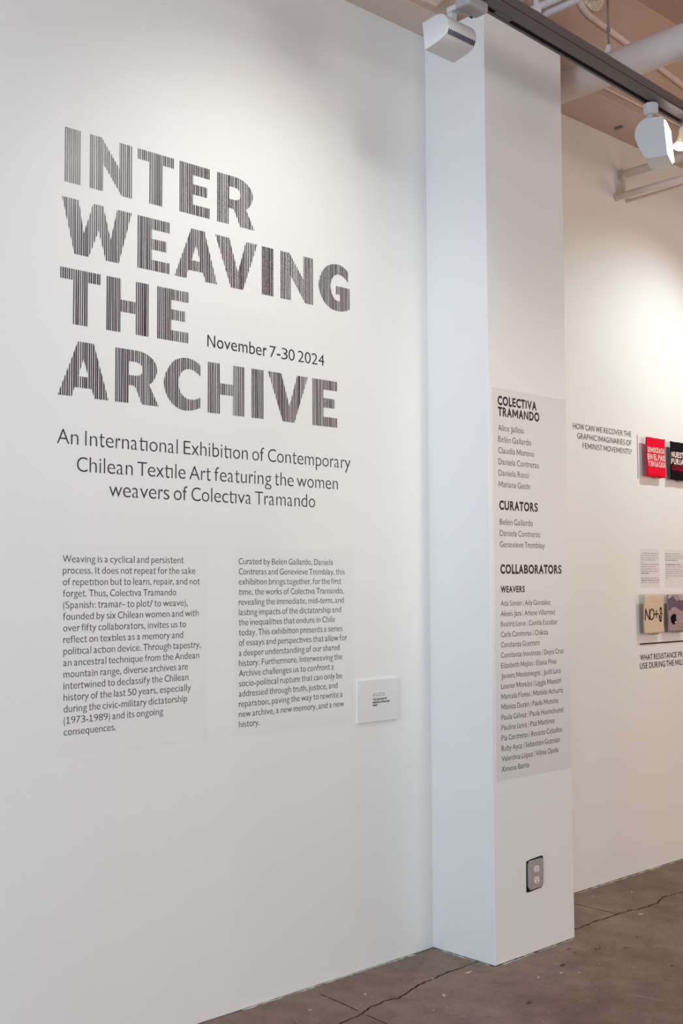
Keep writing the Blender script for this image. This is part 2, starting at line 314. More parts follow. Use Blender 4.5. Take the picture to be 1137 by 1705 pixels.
# ragged gap under the plasterboard, and paint that slopped on the slab
ribbon('wall_base_gap', [(-3, -0.001), (-1.1, -0.001), (-0.9, -0.001), (-0.4, -0.001), (-0.15, -0.002), (0, -0.003)], 0.001, 0.008, M_crack, floor, rough=0.001, sub=24)
ribbon('wall_base_gap', [(0.001, -D_COL-0.002), (0.25, -D_COL-0.003), (0.50, -D_COL-0.002)], 0.001, 0.009, M_crack, floor, rough=0.001, sub=14)
ribbon('wall_base_gap', [(-0.002, -D_COL), (-0.002, 0)], 0.001, 0.008, M_crack, floor, rough=0.001, sub=20)
ribbon('wall_base_gap', [(W_COL, Y2-0.002), (1.4, Y2-0.003), (2.6, Y2-0.003)], 0.003, 0.013, M_crack, floor, rough=0.001, sub=30)
ribbon('paint_slop_edge', [(-1.0, -0.004), (-0.5, -0.005), (-0.12, -0.006)], 0.002, 0.022, M_slop, floor, z=0.0004, rough=0.002, sub=26)
ribbon('paint_slop_edge', [(0.03, -D_COL-0.006), (0.50, -D_COL-0.005)], 0.001, 0.016, M_slop, floor, z=0.0004, rough=0.002, sub=30)
ribbon('paint_slop_edge', [(-0.006, -D_COL+0.02), (-0.006, -0.03)], 0.001, 0.018, M_slop, floor, z=0.0004, rough=0.002, sub=26)
ribbon('paint_slop_edge', [(W_COL+0.02, Y2-0.010), (2.4, Y2-0.010)], 0.001, 0.018, M_slop, floor, z=0.0004, rough=0.002, sub=70)
def blob(vs, fs, x, y, rx, ry, ang, z):
    n = 9; b = len(vs); c, s = math.cos(ang), math.sin(ang)
    for k in range(n):
        a = 2*math.pi*k/n; q = random.uniform(0.6, 1.15); px, py = rx*q*math.cos(a), ry*q*math.sin(a)
        vs.append((x+px*c-py*s, y+px*s+py*c, z))
    fs.append(tuple(range(b, b+n)))
vs, fs = [], []
for k in range(260):
    x = random.uniform(-1.3, 2.6); y = random.uniform(-1.7, 0.03)
    if -0.02 < x < W_COL+0.02 and y > -D_COL-0.02: continue
    if x < 0 and y > -0.02: continue
    r = random.choice([0.0015, 0.002, 0.0025, 0.003, 0.0055]); blob(vs, fs, x, y, r*random.uniform(0.7, 2.2), r, random.uniform(0, 3.14), 0.0008)
# the larger splashes seen in front of the column
for x, y, rx, ry, a in [(-0.13, -0.30, .022, .008, .1), (-0.38, -0.40, .016, .006, .9), (0.12, -0.55, .012, .006, 0), (0.02, -0.52, .012, .006, .3),
                        (1.02, -0.33, .02, .01, 0), (1.3, -0.42, .03, .012, .2)]:
    blob(vs, fs, x, y, rx, ry, a, 0.0009)
tag(obj('paint_splatter', vs, fs, M_fleck, floor), kind='stuff')
vs, fs = [], []
for x, y, rx, ry, a in [(0.60, -0.66, .07, .003, -1.2), (0.13, -0.93, .13, .008, -1.3), (0.42, -0.86, .05, .003, -1.3), (.33, -.62, .16, .0025, -1.05)]:
    blob(vs, fs, x, y, rx, ry, a, 0.0005)
tag(obj('scuff_mark', vs, fs, M_scuff, floor), kind='stuff')
vs, fs = [], []
for x, y, rx, ry, a in [(0.66, -0.78, .030, .012, .3), (0.20, -0.50, .022, .010, .2), (-0.22, -0.66, .018, .009, 0), (0.60, -1.02, .04, .02, .5), (0.56, -0.55, .012, .006, 0), (0.38, -0.40, .012, .006, 0), (0.9, -0.9, .02, .01, 0), (0.50, -0.80, .012, .008, 0)]:
    blob(vs, fs, x, y, rx, ry, a, 0.0007)
for k in range(40):
    x = random.uniform(0.3, 2.2); y = random.uniform(-1.5, -0.4); r = random.uniform(.002, .008); blob(vs, fs, x, y, r*1.6, r, random.uniform(0, 3), 0.0007)
tag(obj('dark_stain', vs, fs, M_stain, floor), kind='stuff')

# ------------------------------------------------------------------ lettering
ADV = dict(zip("abcdefghijklmnopqrstuvwxyz", [.488,.553,.465,.553,.525,.340,.505,.551,.238,.237,.506,.238,.826,.551,.565,.549,.553,.361,.424,.368,.551,.497,.756,.489,.497,.440]))
ADV.update(zip("ABCDEFGHIJKLMNOPQRSTUVWXYZ", [.671,.638,.660,.752,.580,.568,.727,.747,.283,.415,.658,.476,.922,.747,.802,.605,.802,.632,.543,.589,.721,.671,1.010,.629,.614,.611]))
for c in "0123456789": ADV[c] = .58
ADV.update({' ': .193, '.': .24, ',': .237, '-': .373, '–': .46, '/': .38, ':': .267, '(': .3, ')': .3, '|': .26, '?': .42, '+': .58, 'é': .525, 'á': .488, 'ó': .565, 'í': .238, 'ñ': .551})
SB = dict(a=(.043,.07), b=(.077,.042), c=(.042,.03), d=(.042,.077), e=(.042,.04), f=(.02,.01), g=(.03,.012), h=(.077,.07), i=(.077,.077), j=(-.03,.077), k=(.077,.005),
          l=(.077,.077), m=(.077,.07), n=(.077,.07), o=(.042,.042), p=(.077,.042), q=(.042,.077), r=(.077,.012), s=(.035,.035), t=(.02,.02), u=(.07,.077), v=(.01,.01),
          w=(.01,.01), x=(.012,.012), y=(.01,.01), z=(.04,.04), A=(.008,.008), B=(.09,.045), C=(.048,.03), D=(.09,.048), E=(.09,.05), F=(.09,.045), G=(.048,.06), H=(.09,.09),
          I=(.1,.1), J=(.03,.08), K=(.09,.005), L=(.09,.03), M=(.09,.09), N=(.09,.09), O=(.048,.048), P=(.09,.035), Q=(.048,.03), R=(.09,.012), S=(.04,.045), T=(.015,.015),
          U=(.08,.08), V=(.005,.005), W=(.01,.01), X=(.01,.01), Y=(.005,.005), Z=(.04,.04))
SB.update({'.': (.06,.06), ',': (.05,.06), '-': (.05,.05), '–': (.03,.03), '/': (.0,.0), ':': (.08,.08), '(': (.08,.04), ')': (.04,.08), '|': (.1,.1), '?': (.03,.03), '+': (.04,.04),
           'é': (.042,.04), 'á': (.043,.07), 'ó': (.042,.042), 'í': (.06,.03), '1': (.08,.05)})
NOSTEM = set('.,:|-–/()')
XH, CAP, ASC = .506, .7165, .745
GLY = {}
def font_probe():
    cu = bpy.data.curves.new('probe', 'FONT'); res = {}
    cu.resolution_u = 4
    o = bpy.data.objects.new('probe', cu); C.objects.link(o)
    def bb(ch, off=0.0):
        cu.body = ch; cu.offset = off; bpy.context.view_layer.update()
        dg = bpy.context.evaluated_depsgraph_get(); me = o.evaluated_get(dg).to_mesh()
        vs = [v.co.copy() for v in me.vertices]; fs = [tuple(p.vertices) for p in me.polygons]
        o.evaluated_get(dg).to_mesh_clear(); return vs, fs
    return o, cu, bb
PO, PCU, PBB = font_probe()
def ext(vs, k): return min(v[k] for v in vs), max(v[k] for v in vs)
F_XH = ext(PBB('x')[0], 1)[1]; F_CAP = ext(PBB('H')[0], 1)[1]; F_ASC = ext(PBB('l')[0], 1)[1]
F_STEM = (lambda e: e[1]-e[0])(ext(PBB('l')[0], 0))
def glyph(ch, T):
    """outline of one character in em units with stem weight T; (verts2d, faces)"""
    k = (ch, T)
    if k in GLY: return GLY[k]
    l, r = SB.get(ch, (.04, .04)); adv = ADV[ch]
    sb = max(0.35, 1-(T-.08)*4)
    l, r = l*sb, r*sb
    if ch == '1':
        a, b = l+.19-T/2, l+.19+T/2
        V = [(a, 0), (b, 0), (b, CAP), (a, CAP), (a, CAP-T*1.3), (a-.14, CAP-.17), (a-.10, CAP-.21), (a, CAP-.02), (l, 0), (adv-r, 0), (adv-r, T*.85), (l, T*.85)]
        G = (V, [(0, 1, 2, 3), (3, 5, 6, 4), (8, 9, 10, 11)])
    elif ch == 'N':
        W = adv-l-r; vt = T*1.5; G = ([(l+a, h) for a, h in ((0, 0), (0, CAP), (T, CAP), (W-T, vt), (W-T, CAP), (W, CAP), (W, 0), (W-T, 0), (T, CAP-vt), (T, 0))], [tuple(range(10))])
    elif ch == 'M':
        W = adv-l-r; vt = T*1.9; b_ = .16*CAP; G = ([(l+a, h) for a, h in ((0, 0), (0, CAP), (T*1.05, CAP), (W/2, b_+vt*.85), (W-T*1.05, CAP), (W, CAP), (W, 0), (W-T, 0), (W-T, CAP-vt), (W/2+T*.25, b_), (W/2-T*.25, b_), (T, CAP-vt), (T, 0))], [tuple(range(13))])
    elif ch == '|':
        w = T*.45; G = ([(adv/2-w/2, -.16), (adv/2+w/2, -.16), (adv/2+w/2, .76), (adv/2-w/2, .76)], [(0, 1, 2, 3)])
    elif ch in 'lI':
        c = adv/2; h = ASC if ch == 'l' else CAP; G = ([(c-T/2, 0), (c+T/2, 0), (c+T/2, h), (c-T/2, h)], [(0, 1, 2, 3)])
    elif ch == 't':
        s_, e_ = .158-T/2, .158+T/2; bt = T*.78
        V = [(s_, .635), (e_, .655), (e_, XH), (.338, XH), (.338, XH-bt), (e_, XH-bt), (e_, .135), (e_+.012, .090), (e_+.045, .066), (e_+.085, .068), (.315, .088), (.345, .040), (.305, .008),
             (.25, -.010), (.205, -.006), (s_+.032, .022), (s_+.006, .065), (s_, .115), (s_, XH-bt), (.030, XH-bt-.012), (.020, XH-.035), (s_, XH-.010)]
        G = (V, [tuple(range(len(V)))])
    elif ch == '\x01':            # i of the ti ligature: no dot, joined to the t by its bar
        c = .119; G = ([(c-T/2, 0), (c+T/2, 0), (c+T/2, XH), (c-T/2, XH), (c-.26, XH-T*.8), (c+T/2, XH-T*.8), (c+T/2, XH), (c-.26, XH)], [(0, 1, 2, 3), (4, 5, 6, 7)])
    else:
        v0, _ = PBB(ch); e0 = ext(v0, 0); i0 = e0[1]-e0[0]; inkT = adv-l-r
        if ch in NOSTEM: off = (T-.08)*.35; 
        elif ch in 'ií': off = (T-F_STEM*.78)/2
        else: off = ((T*i0-F_STEM*inkT)/(inkT-T))/2
        off = max(-.012, min(.06, off))
        v, f = PBB(ch, off); e = ext(v, 0)
        if ch in 'i': sx = T/(F_STEM+2*off); inkT = (e[1]-e[0])*sx; l = (adv-inkT)/2
        elif ch == 'í': sx = T/(F_STEM+2*off); l = .119-T/2-(0)*sx
        elif ch in '.,:': sx = 0.95
        else: sx = inkT/(e[1]-e[0])
        low = ch.islower()
        out = []
        for q in v:
            y = q[1]
            if ch.isdigit() or ch.isupper() or ch in '()/?': y = y*CAP/F_CAP
            elif low:
                if y <= F_XH: y = y*XH/F_XH
                else: y = XH+(y-F_XH)*(ASC-XH)/(F_ASC-F_XH)
            else: y = y*.72/F_CAP*1.0
            out.append((l+(q[0]-e[0])*sx, y))
        G = (out, f)
    GLY[k] = G; return G
ADV['\x01'] = .238
def text_line(text, x0, x1, z, y, T, material, parent, em=None, name='text_line', yfun=None, words=False):
    t = text.replace('ti', 't\x01')
    tot = sum(ADV[c] for c in t); l0 = SB.get(t[0], (0, 0))[0]*.9; r0_ = SB.get(t[-1], (0, 0))[1]*.9
    sx = (x1-x0)/(tot-l0-r0_); sz = em or sx
    vs, fs = [], []; pen = -l0
    for c in t:
        if c != ' ':
            V, F = glyph(c, T); b = len(vs)
            for (a, h) in V:
                X = x0+(pen+a)*sx; Z = z+h*sz
                vs.append((X, y if yfun is None else yfun(X, Z), Z))
            fs += [tuple(b+i for i in f) for f in F]
        elif words:
            obj('word', vs, fs, material, parent); vs, fs = [], []
        pen += ADV[c]
    return obj('word' if words else name, vs, fs, material, parent)

# title letters, cut from vertical stripes
def arc_pts(pts): return pts
OUT = {
 'I': [[(0,0),(1,0),(1,1),(0,1)]],
 'N': [[(0,0),(0,1),(.27,1),(.70,.50),(.70,1),(1,1),(1,0),(.76,0),(.305,.52),(.305,0)]],
 'T': [[(0,.80),(0,1),(1,1),(1,.80),(.68,.80),(.68,0),(.32,0),(.32,.80)]],
 'E': [[(0,0),(0,1),(1,1),(1,.79),(.44,.79),(.44,.61),(.915,.61),(.915,.405),(.44,.405),(.44,.205),(1,.205),(1,0)]],
 'H': [[(0,0),(0,1),(.33,1),(.33,.61),(.69,.61),(.69,1),(1,1),(1,0),(.69,0),(.69,.385),(.33,.385),(.33,0)]],
 'W': [[(0,1),(.23,1),(.305,.41),(.436,1),(.58,1),(.69,.405),(.787,1),(1,1),(.81,0),(.624,0),(.515,.52),(.378,0),(.178,0)]],
 'A': [[(0,0),(.3825,1),(.6925,1),(1,0),(.725,0),(.66,.17),(.32,.17),(.2675,0)], [(.3925,.375),(.595,.375),(.495,.697)]],
 'V': [[(0,1),(.327,1),(.53,.33),(.727,1),(1,1),(.654,0),(.365,0)]],
 'R': [[(0,0),(0,1),(.48,1),(.58,.992),(.70,.965),(.80,.92),(.88,.86),(.935,.79),(.955,.71),(.955,.64),(.93,.56),(.88,.485),(.83,.425),(.765,.385),(.80,.34),(1,0),(.61,0),(.475,.27),(.455,.31),(.41,.335),(.30,.335),(.30,0)],
       [(.31,.78),(.46,.78),(.53,.77),(.58,.745),(.61,.705),(.62,.655),(.61,.605),(.58,.56),(.53,.535),(.47,.525),(.31,.525)]],
 'C': [[(1,.90),(.93,.945),(.85,.975),(.75,1.0),(.65,1.01),(.54,1.005),(.42,.98),(.31,.94),(.21,.87),(.12,.77),(.05,.66),(.01,.55),(0,.47),(.02,.36),(.07,.25),(.14,.16),(.24,.08),(.34,.03),(.45,-.005),(.58,-.02),(.72,-.01),(.86,.02),(1,.07),
        (1,.27),(.92,.235),(.84,.215),(.74,.208),(.65,.215),(.57,.24),(.49,.29),(.435,.36),(.41,.43),(.40,.51),(.41,.59),(.44,.66),(.49,.725),(.56,.77),(.64,.795),(.73,.797),(.83,.78),(.92,.74),(1,.69)]],
 'G': [[(.95,.895),(.88,.945),(.80,.98),(.70,1.005),(.60,1.01),(.49,1.0),(.38,.97),(.28,.93),(.19,.865),(.11,.77),(.045,.66),(.01,.55),(0,.47),(.02,.36),(.07,.25),(.14,.16),(.23,.08),(.34,.025),(.46,-.01),(.60,-.02),(.74,-.012),(.88,.02),(1,.07),
        (1,.53),(.55,.53),(.55,.35),(.68,.35),(.68,.21),(.61,.205),(.54,.22),(.47,.27),(.42,.34),(.39,.42),(.38,.50),(.39,.58),(.42,.655),(.47,.72),(.53,.765),(.61,.79),(.70,.79),(.79,.765),(.87,.72),(.95,.665)]],
}
CAPH = 0.1805
def striped(ch, x0, x1, z0, parent):
    loops = [[(x0+u*(x1-x0), z0+v*CAPH) for u, v in lp] for lp in OUT[ch]]
    segs = [(lp[i], lp[(i+1) % len(lp)]) for lp in loops for i in range(len(lp))]
    xs = sorted({p[0] for lp in loops for p in lp}); vs, fs = [], []
    pitch = 0.0078; n = max(1, round((x1-x0-0.0035)/pitch)); pitch = (x1-x0-0.0038)/n
    y = -0.0007; sh0 = 0
    for k in range(n+1):
        c = x0+0.0019+k*pitch+(random.uniform(-.0006, .0006) if 0 < k < n else 0)
        hw = 0.00240*random.uniform(0.76, 1.20)
        a, b = max(x0, c-hw), min(x1, c+hw)
        sh = random.uniform(-.006, .006) if 0 < k < n else 0
        cuts = [a]+[x for x in xs if a+1e-6 < x < b-1e-6]+[b]
        for p, q in zip(cuts, cuts[1:]):
            def cross(x):
                r = []
                for (s, t) in segs:
                    lo, hi = min(s[0], t[0]), max(s[0], t[0])
                    mid = (p+q)/2
                    if lo < mid < hi: r.append((s[1]+(t[1]-s[1])*(mid-s[0])/(t[0]-s[0]), s[1]+(t[1]-s[1])*(x-s[0])/(t[0]-s[0])))
                r.sort(); return [e[1] for e in r]
            L, Rr = cross(p), cross(q)
            for i in range(0, len(L)-1, 2):
                bidx = len(vs)
                for (X, Z) in ((p, L[i]), (q, Rr[i]), (q, Rr[i+1]), (p, L[i+1])):
                    vs.append((X+sh*(Z-z0-CAPH/2), y, Z))
                fs.append((bidx, bidx+1, bidx+2, bidx+3))
    return obj('title_letter', vs, fs, M_plum, parent)
t = thing('title_lettering', 'four-line title in huge striped plum letters at top of the left wall', 'wall lettering', (-1.1, 0, 2.1))
for ch, x0, x1, z in TITLE: striped(ch, x0, x1, z, t)
keep(t)

t = thing('date_lettering', 'dark date line reading November 7-30 2024 right of the word THE', 'wall lettering', (-0.87, 0, 2.33))
for a in TEXT['nov']: text_line(*a, -0.0007, .088, M_vinyl, t, words=True)
keep(t)
t = thing('subtitle_lettering', 'three-line thin dark subtitle starting An International Exhibition below the striped title', 'wall lettering', (-1.1, 0, 1.78))
for a in TEXT['sub']: text_line(*a, -0.0007, .066, M_vinyl, t, words=True)
keep(t)

def quad_sheet(name, x0, x1, z0, z1, y, material, th=0.0004):
    return box(name, (x0, y-th, z0), (x1, y, z1), material)
s = quad_sheet('text_panel', -1.735, -1.149, 0.951, 1.622, 0, M_sheet)
tag(s, 'pale wall text panel starting Weaving is a cyclical, leftmost under the subtitle', 'wall text')
for a in TEXT['left']: text_line(*a, -0.0008, .080, M_vinyl, s, em=.0308)
s = quad_sheet('text_panel', -1.036, -0.445, 0.951, 1.619, 0, M_sheet)
tag(s, 'pale wall text panel starting Curated by, between the left panel and the small card', 'wall text')
for a in TEXT['right']: text_line(*a, -0.0008, .080, M_vinyl, s, em=.0307)
YC = -D_COL
s = quad_sheet('name_list_panel', 0.024, W_COL-0.004, 0.707, 2.278, YC, M_sheetc)
tag(s, 'tall grey vinyl list of names with black headings on the column', 'wall text')
for k in ('h1', 'h2', 'h3'):
    for a in TEXT[k]: tag(text_line(*a, YC-0.0008, .150, M_black, s, em=.0478, name='heading_line'), label='bold black heading')
for a in TEXT['h4']: tag(text_line(*a, YC-0.0008, .150, M_black, s, name='heading_line'), label='bold black heading')
for k, em in (('n1', .0338), ('n2', .0338), ('n3', .0294)):
    for a in TEXT[k]: text_line(*a, YC-0.0008, .080, M_vinyl, s, em=em)
t = thing('question_lettering', 'three-line capital question starting HOW CAN WE, left of the red textile', 'wall lettering', (1.45, Y2, 2.16))
for a in TEXT['how']: text_line(*a, Y2-0.0007, .095, M_vinyl, t)
keep(t)
t = thing('question_lettering', 'capital question starting WHAT RESISTANCE under the thick black line', 'wall lettering', (1.9, Y2, 1.04))
for a in TEXT['what']: text_line(*a, Y2-0.0007, .115, M_vinyl, t)
keep(t)
tag(box('vertical_rule', (1.7225, Y2-.0008, 2.031), (1.7285, Y2, 2.266), M_grey), 'thin grey vertical line between the upper question and the red textile', 'wall line')
tag(box('horizontal_rule', (1.712, Y2-.0008, 1.161), (2.45, Y2, 1.1685), M_black), 'thick black horizontal line above the lower question', 'wall line')

# small donation card on foam board
bm = bmesh.new(); add_box(bm, (-.434, -.011, .947), (-.208, -0.0005, 1.112), .001)
s = from_bm('donation_card', bm, M_cardedge); tag(s, 'small white foam card with tiny print right of the two text panels', 'card')
box('card_face', (-.4325, -.0114, .9485), (-.2095, -.0110, 1.1105), M_card, s)
for a in TEXT['card']: text_line(*a, -.0119, .16, M_black, s, em=.0098)
def greek(x0, x1, z, h, y, material, parent, name='text_line', wmin=.008, wmax=.03, gap=.003):
    """unreadable tiny print: word-long marks of ragged height"""
    vs, fs = [], []; x = x0
    while x < x1-wmin*.5:
        w_ = min(random.uniform(wmin, wmax), x1-x); n = max(2, int(w_/(h*.9)))
        for k in range(n):
            a = x+w_*k/n; b = a+w_/n*.62; hh = h*random.choice([.75, .8, 1.15]); lo = h*random.choice([0, 0, 0, -.25])
            i = len(vs); vs += [(a, y, z+lo), (b, y, z+lo), (b, y, z+hh), (a, y, z+hh)]; fs.append((i, i+1, i+2, i+3))
        x += w_+gap
    return obj(name, vs, fs, material, parent)
greek(-.3486, -.2835, 1.055, .0035, -.0119, M_grey, s, wmax=.02, gap=.002)
greek(-.3502, -.2806, 1.0473, .0035, -.0119, M_grey, s, wmax=.02, gap=.002)

# small info panels on the far wall
def info(x0, x1, label, rows):
    s = quad_sheet('info_panel', x0, x1, 1.458, 1.665, Y2, M_sheetr); tag(s, label, 'wall text')
    for zr, f0, f1, bold in rows:
        greek(x0+.006+f0*(x1-x0-.012), x0+.006+f1*(x1-x0-.012), 1.665-zr*.207, .0042 if not bold else .005, Y2-.0008, M_grey if not bold else M_vinyl, s, gap=.004)
info(1.730, 1.918, 'small grey info panel right of centre wall, directly above the sand textile',
     [(.125,.1,.97,0),(.18,0,.95,0),(.24,0,.97,0),(.295,0,.85,0),(.35,0,.18,0),(.41,0,1,0),(.465,0,.82,0),(.525,0,.95,0),(.585,0,.95,0),(.64,0,.45,1),(.755,0,.93,0),(.815,0,1,1),(.87,0,.98,0)])
info(1.972, 2.165, 'small grey info panel cut by the photo edge, above the mountain textile',
     [(.125,0,.85,0),(.18,0,1,0),(.24,0,.97,0),(.295,0,.7,1),(.41,0,.9,1),(.465,0,1,0),(.525,0,.85,0),(.585,0,.95,0),(.64,0,1,0),(.70,0,.95,0),(.755,0,.18,0)])

# ------------------------------------------------------------------ textiles
def wav(seed, amp):
    a, b, c = seed*1.7, seed*2.9, seed*.8
    return lambda X, Z: amp*(math.sin(X*26+a)*.5+math.sin(Z*31+b)*.8+math.sin((X+Z)*55+c)*.25)
def textile(name, label, x0, x1, z0, z1, material, seed, amp=.0028, yf=Y2-.034):
    f = wav(seed, amp); nx, nz = 18, 20; vs, fs = [], []
    th = .006
    ed = wav(seed+3, .0016)
    def P(i, j):
        X = x0+(x1-x0)*i/nx; Z = z0+(z1-z0)*j/nz
        X2 = X+(ed(Z*3, 0) if i in (0, nx) else 0); Z2 = Z+(ed(X*3, 1) if j in (0, nz) else 0)
        return X2, yf+f(X, Z), Z2
    for j in range(nz+1):
        for i in range(nx+1): vs.append(P(i, j))
    off = len(vs); vs += [(x, y+th, z) for x, y, z in vs[:off]]
    id_ = lambda i, j: j*(nx+1)+i
    for j in range(nz):
        for i in range(nx):
            fs.append((id_(i, j), id_(i+1, j), id_(i+1, j+1), id_(i, j+1)))
            fs.append((off+id_(i, j), off+id_(i, j+1), off+id_(i+1, j+1), off+id_(i+1, j)))
    for i in range(nx):
        fs.append((id_(i, 0), off+id_(i, 0), off+id_(i+1, 0), id_(i+1, 0))); fs.append((id_(i, nz), id_(i+1, nz), off+id_(i+1, nz), off+id_(i, nz)))
    for j in range(nz):
        fs.append((id_(0, j), id_(0, j+1), off+id_(0, j+1), off+id_(0, j))); fs.append((id_(nx, j), off+id_(nx, j), off+id_(nx, j+1), id_(nx, j+1)))
    t = thing(name, label, 'textile', ((x0+x1)/2, Y2, z0))
    obj('woven_cloth', vs, fs, material, t, True)
    # mounting batten behind, touching the wall
    box('mounting_board', (x0+.055, yf+.010, z0+.03), (x1-.035, Y2-.0005, z1-.03), M_wall, t)
    box('mounting_foot', (x0+.09, yf+.008, z0-.005), (x1-.035, yf+.014, z0+.02), M_grey, t)
    return t, (lambda X, Z: yf+f(X, Z)-.0016)
t, f = textile('woven_textile', 'red woven textile with pale capital words, right of the upper question', 1.762, 1.944, 2.048, 2.257, M_red, 1.0)
for i, a in enumerate(TEXT['red']): text_line(*a, 0, .17, M_cream, t, em=[.036, .041, .037][i], yfun=f, name='woven_word')
keep(t)
t, f = textile('woven_textile', 'black woven textile with white and red capitals at the photo edge', 2.002, 2.195, 2.043, 2.251, M_blackw, 2.3)
for a in TEXT['blk']: text_line(*a, 0, .17, M_cream, t, em=.040, yfun=f, name='woven_word')
for a in TEXT['blkr']: tag(text_line(*a, 0, .15, M_redyarn, t, em=.034, yfun=f, name='woven_word'), label='dark red woven word')
keep(t)
def stroke(pts, wd, f, vs, fs):
    P = [Vector(p) for p in pts]
    for a, b in zip(P, P[1:]):
        d = (b-a).normalized(); n = Vector((-d.y, d.x))*wd/2; e = d*wd*.25; i = len(vs)
        for q in (a-n-e, a+n-e, b+n+e, b-n+e): vs.append((q.x, f(q.x, q.y), q.y))
        fs.append((i, i+1, i+2, i+3))
def poly(pts, f, vs, fs, dy=0):
    i = len(vs); vs += [(x, f(x, z)+dy, z) for x, z in pts]; fs.append(tuple(range(i, i+len(pts))))
X0, X1, Z0, Z1 = 1.705, 1.893, 1.218, 1.423
t, f = textile('woven_textile', 'sand coloured woven textile with black NO+ drawing, above the thick black line', X0, X1, Z0, Z1, M_sand, 4.1, amp=.0016)
U = lambda u, v: (X0+(u-168)/482*(X1-X0), Z1-(v-237)/950*(Z1-Z0))
vs, fs = [], []
for pts in ([(195,850),(207,590),(250,730),(303,838),(300,590)], [(350,590),(385,610),(402,660),(405,740),(390,810),(350,845),(318,820),(305,740),(312,640),(350,590)], [(415,715),(515,710)], [(465,628),(463,800)]):
    stroke([U(*p) for p in pts], .0065, f, vs, fs)
obj('drawn_letters', vs, fs, M_black, t)
vs, fs = [], []
for pts in ([(568,510),(575,550),(605,590),(570,625),(535,590),(562,550)], [(548,625),(570,650),(600,625),(608,650),(575,672),(545,650)], [(540,690),(610,680),(612,725),(548,715)],
            [(525,740),(555,735),(560,830),(530,820)], [(560,745),(605,740),(600,765),(562,770)], [(560,785),(605,780),(600,805),(562,812)], [(562,822),(605,818),(595,845),(562,850)], [(530,825),(562,850),(598,860),(590,900),(568,912),(545,900),(533,870)]):
    poly([U(*p) for p in pts], f, vs, fs)
obj('drawn_emblem', vs, fs, M_black, t)
keep(t)
X0, X1, Z0, Z1 = 1.940, 2.128, 1.221, 1.423
t, f = textile('woven_textile', 'mauve woven textile of mountains and a dark shape at the photo edge', X0, X1, Z0, Z1, M_mauve, 5.2, amp=.0016)
U = lambda u, v: (X0+(u-765)/482*(X1-X0), Z1-(v-210)/930*(Z1-Z0))
def patch(name, polys, m_, dy):
    vs, fs = [], []
    for pts in polys: poly([U(*p) for p in pts], f, vs, fs, dy)
    return obj(name, vs, fs, m_, t)
patch('woven_sky', [[(768,215),(1240,215),(1240,420),(768,420)]], M_sky, .0006)
patch('woven_mountain', [[(768,330),(825,300),(880,250),(925,310),(960,375),(1030,375),(1060,345),(1090,370),(1240,370),(1240,660),(1130,630),(1040,590),(960,530),(900,520),(850,545),(810,600),(768,600)]], M_mount, 0)
patch('woven_shape', [[(808,780),(850,720),(920,690),(950,730),(938,820),(962,880),(925,950),(870,955),(825,900)]], M_blackw, -.0004)
patch('woven_spot', [[(915,890),(935,870),(948,900),(940,930),(918,925)]], M_cream, -.0008)
vs, fs = [], []
for pts, wd in (([(975,735),(1070,880),(1150,1060)], .007), ([(975,890),(1070,885),(1235,850)], .005), ([(830,600),(900,590),(1000,640),(1100,760)], .004)):
    stroke([U(*p) for p in pts], wd, f, vs, fs)
obj('woven_path', vs, fs, M_sky, t)
keep(t)

# ------------------------------------------------------------------ electrical outlet on the column
t = thing('electrical_outlet', 'steel square outlet plate with two white sockets low on the column', 'outlet', (.257, YC, .31))
def pl(pts, y0, y1, name, m_, par):
    bm = bmesh.new(); a = [bm.verts.new((x, y0, z)) for x, z in pts]; b = [bm.verts.new((x, y1, z)) for x, z in pts]; n = len(pts)
    bm.faces.new(a); bm.faces.new(b[::-1])
    for i in range(n): bm.faces.new((a[i], a[(i+1) % n], b[(i+1) % n], b[i]))
    return from_bm(name, bm, m_, par)
pl([(.201,.247),(.212,.244),(.300,.249),(.311,.262),(.312,.372),(.304,.376),(.225,.372),(.203,.367)], YC-.0012, YC-.0002, 'wall_cutout', M_dark, t)
# cover plate with chamfered, notched corners, slightly askew
pl([(.213,.262),(.221,.252),(.298,.254),(.300,.262),(.308,.264),(.309,.358),(.302,.362),(.300,.369),(.218,.368),(.208,.354),(.209,.345),(.208,.300),(.209,.268)], YC-.006, YC-.0012, 'cover_plate', M_steel, t)
for zc in (.330, .286):
    pts = []
    for k in range(20):
        a = 2*math.pi*k/20; pts.append((.262+.0165*math.cos(a)*(1 if abs(math.cos(a)) > .2 else 1), zc+max(-.0125, min(.0125, .0165*math.sin(a)))))
    r_ = pl(pts, YC-.0085, YC-.006, 'receptacle', M_recep, t)
    pl([(.2555,zc-.0005),(.2572,zc-.0005),(.2572,zc+.008),(.2555,zc+.008)], YC-.0088, YC-.0084, 'slot', M_dark, r_)
    pl([(.2668,zc+.0005),(.2683,zc+.0005),(.2683,zc+.007),(.2668,zc+.007)], YC-.0088, YC-.0084, 'slot', M_dark, r_)
    pl([(.262+.0026*math.cos(a*.7854), zc-.0065+.0026*math.sin(a*.7854)) for a in range(8)], YC-.0088, YC-.0084, 'ground_hole', M_dark, r_)
for (x, z) in ((.262,.308),(.2185,.2605),(.3035,.3595)):
    pl([(x+.0028*math.cos(a*.7854), z+.0028*math.sin(a*.7854)) for a in range(8)], YC-.0078, YC-.0058, 'screw', M_steel, t)
keep(t)

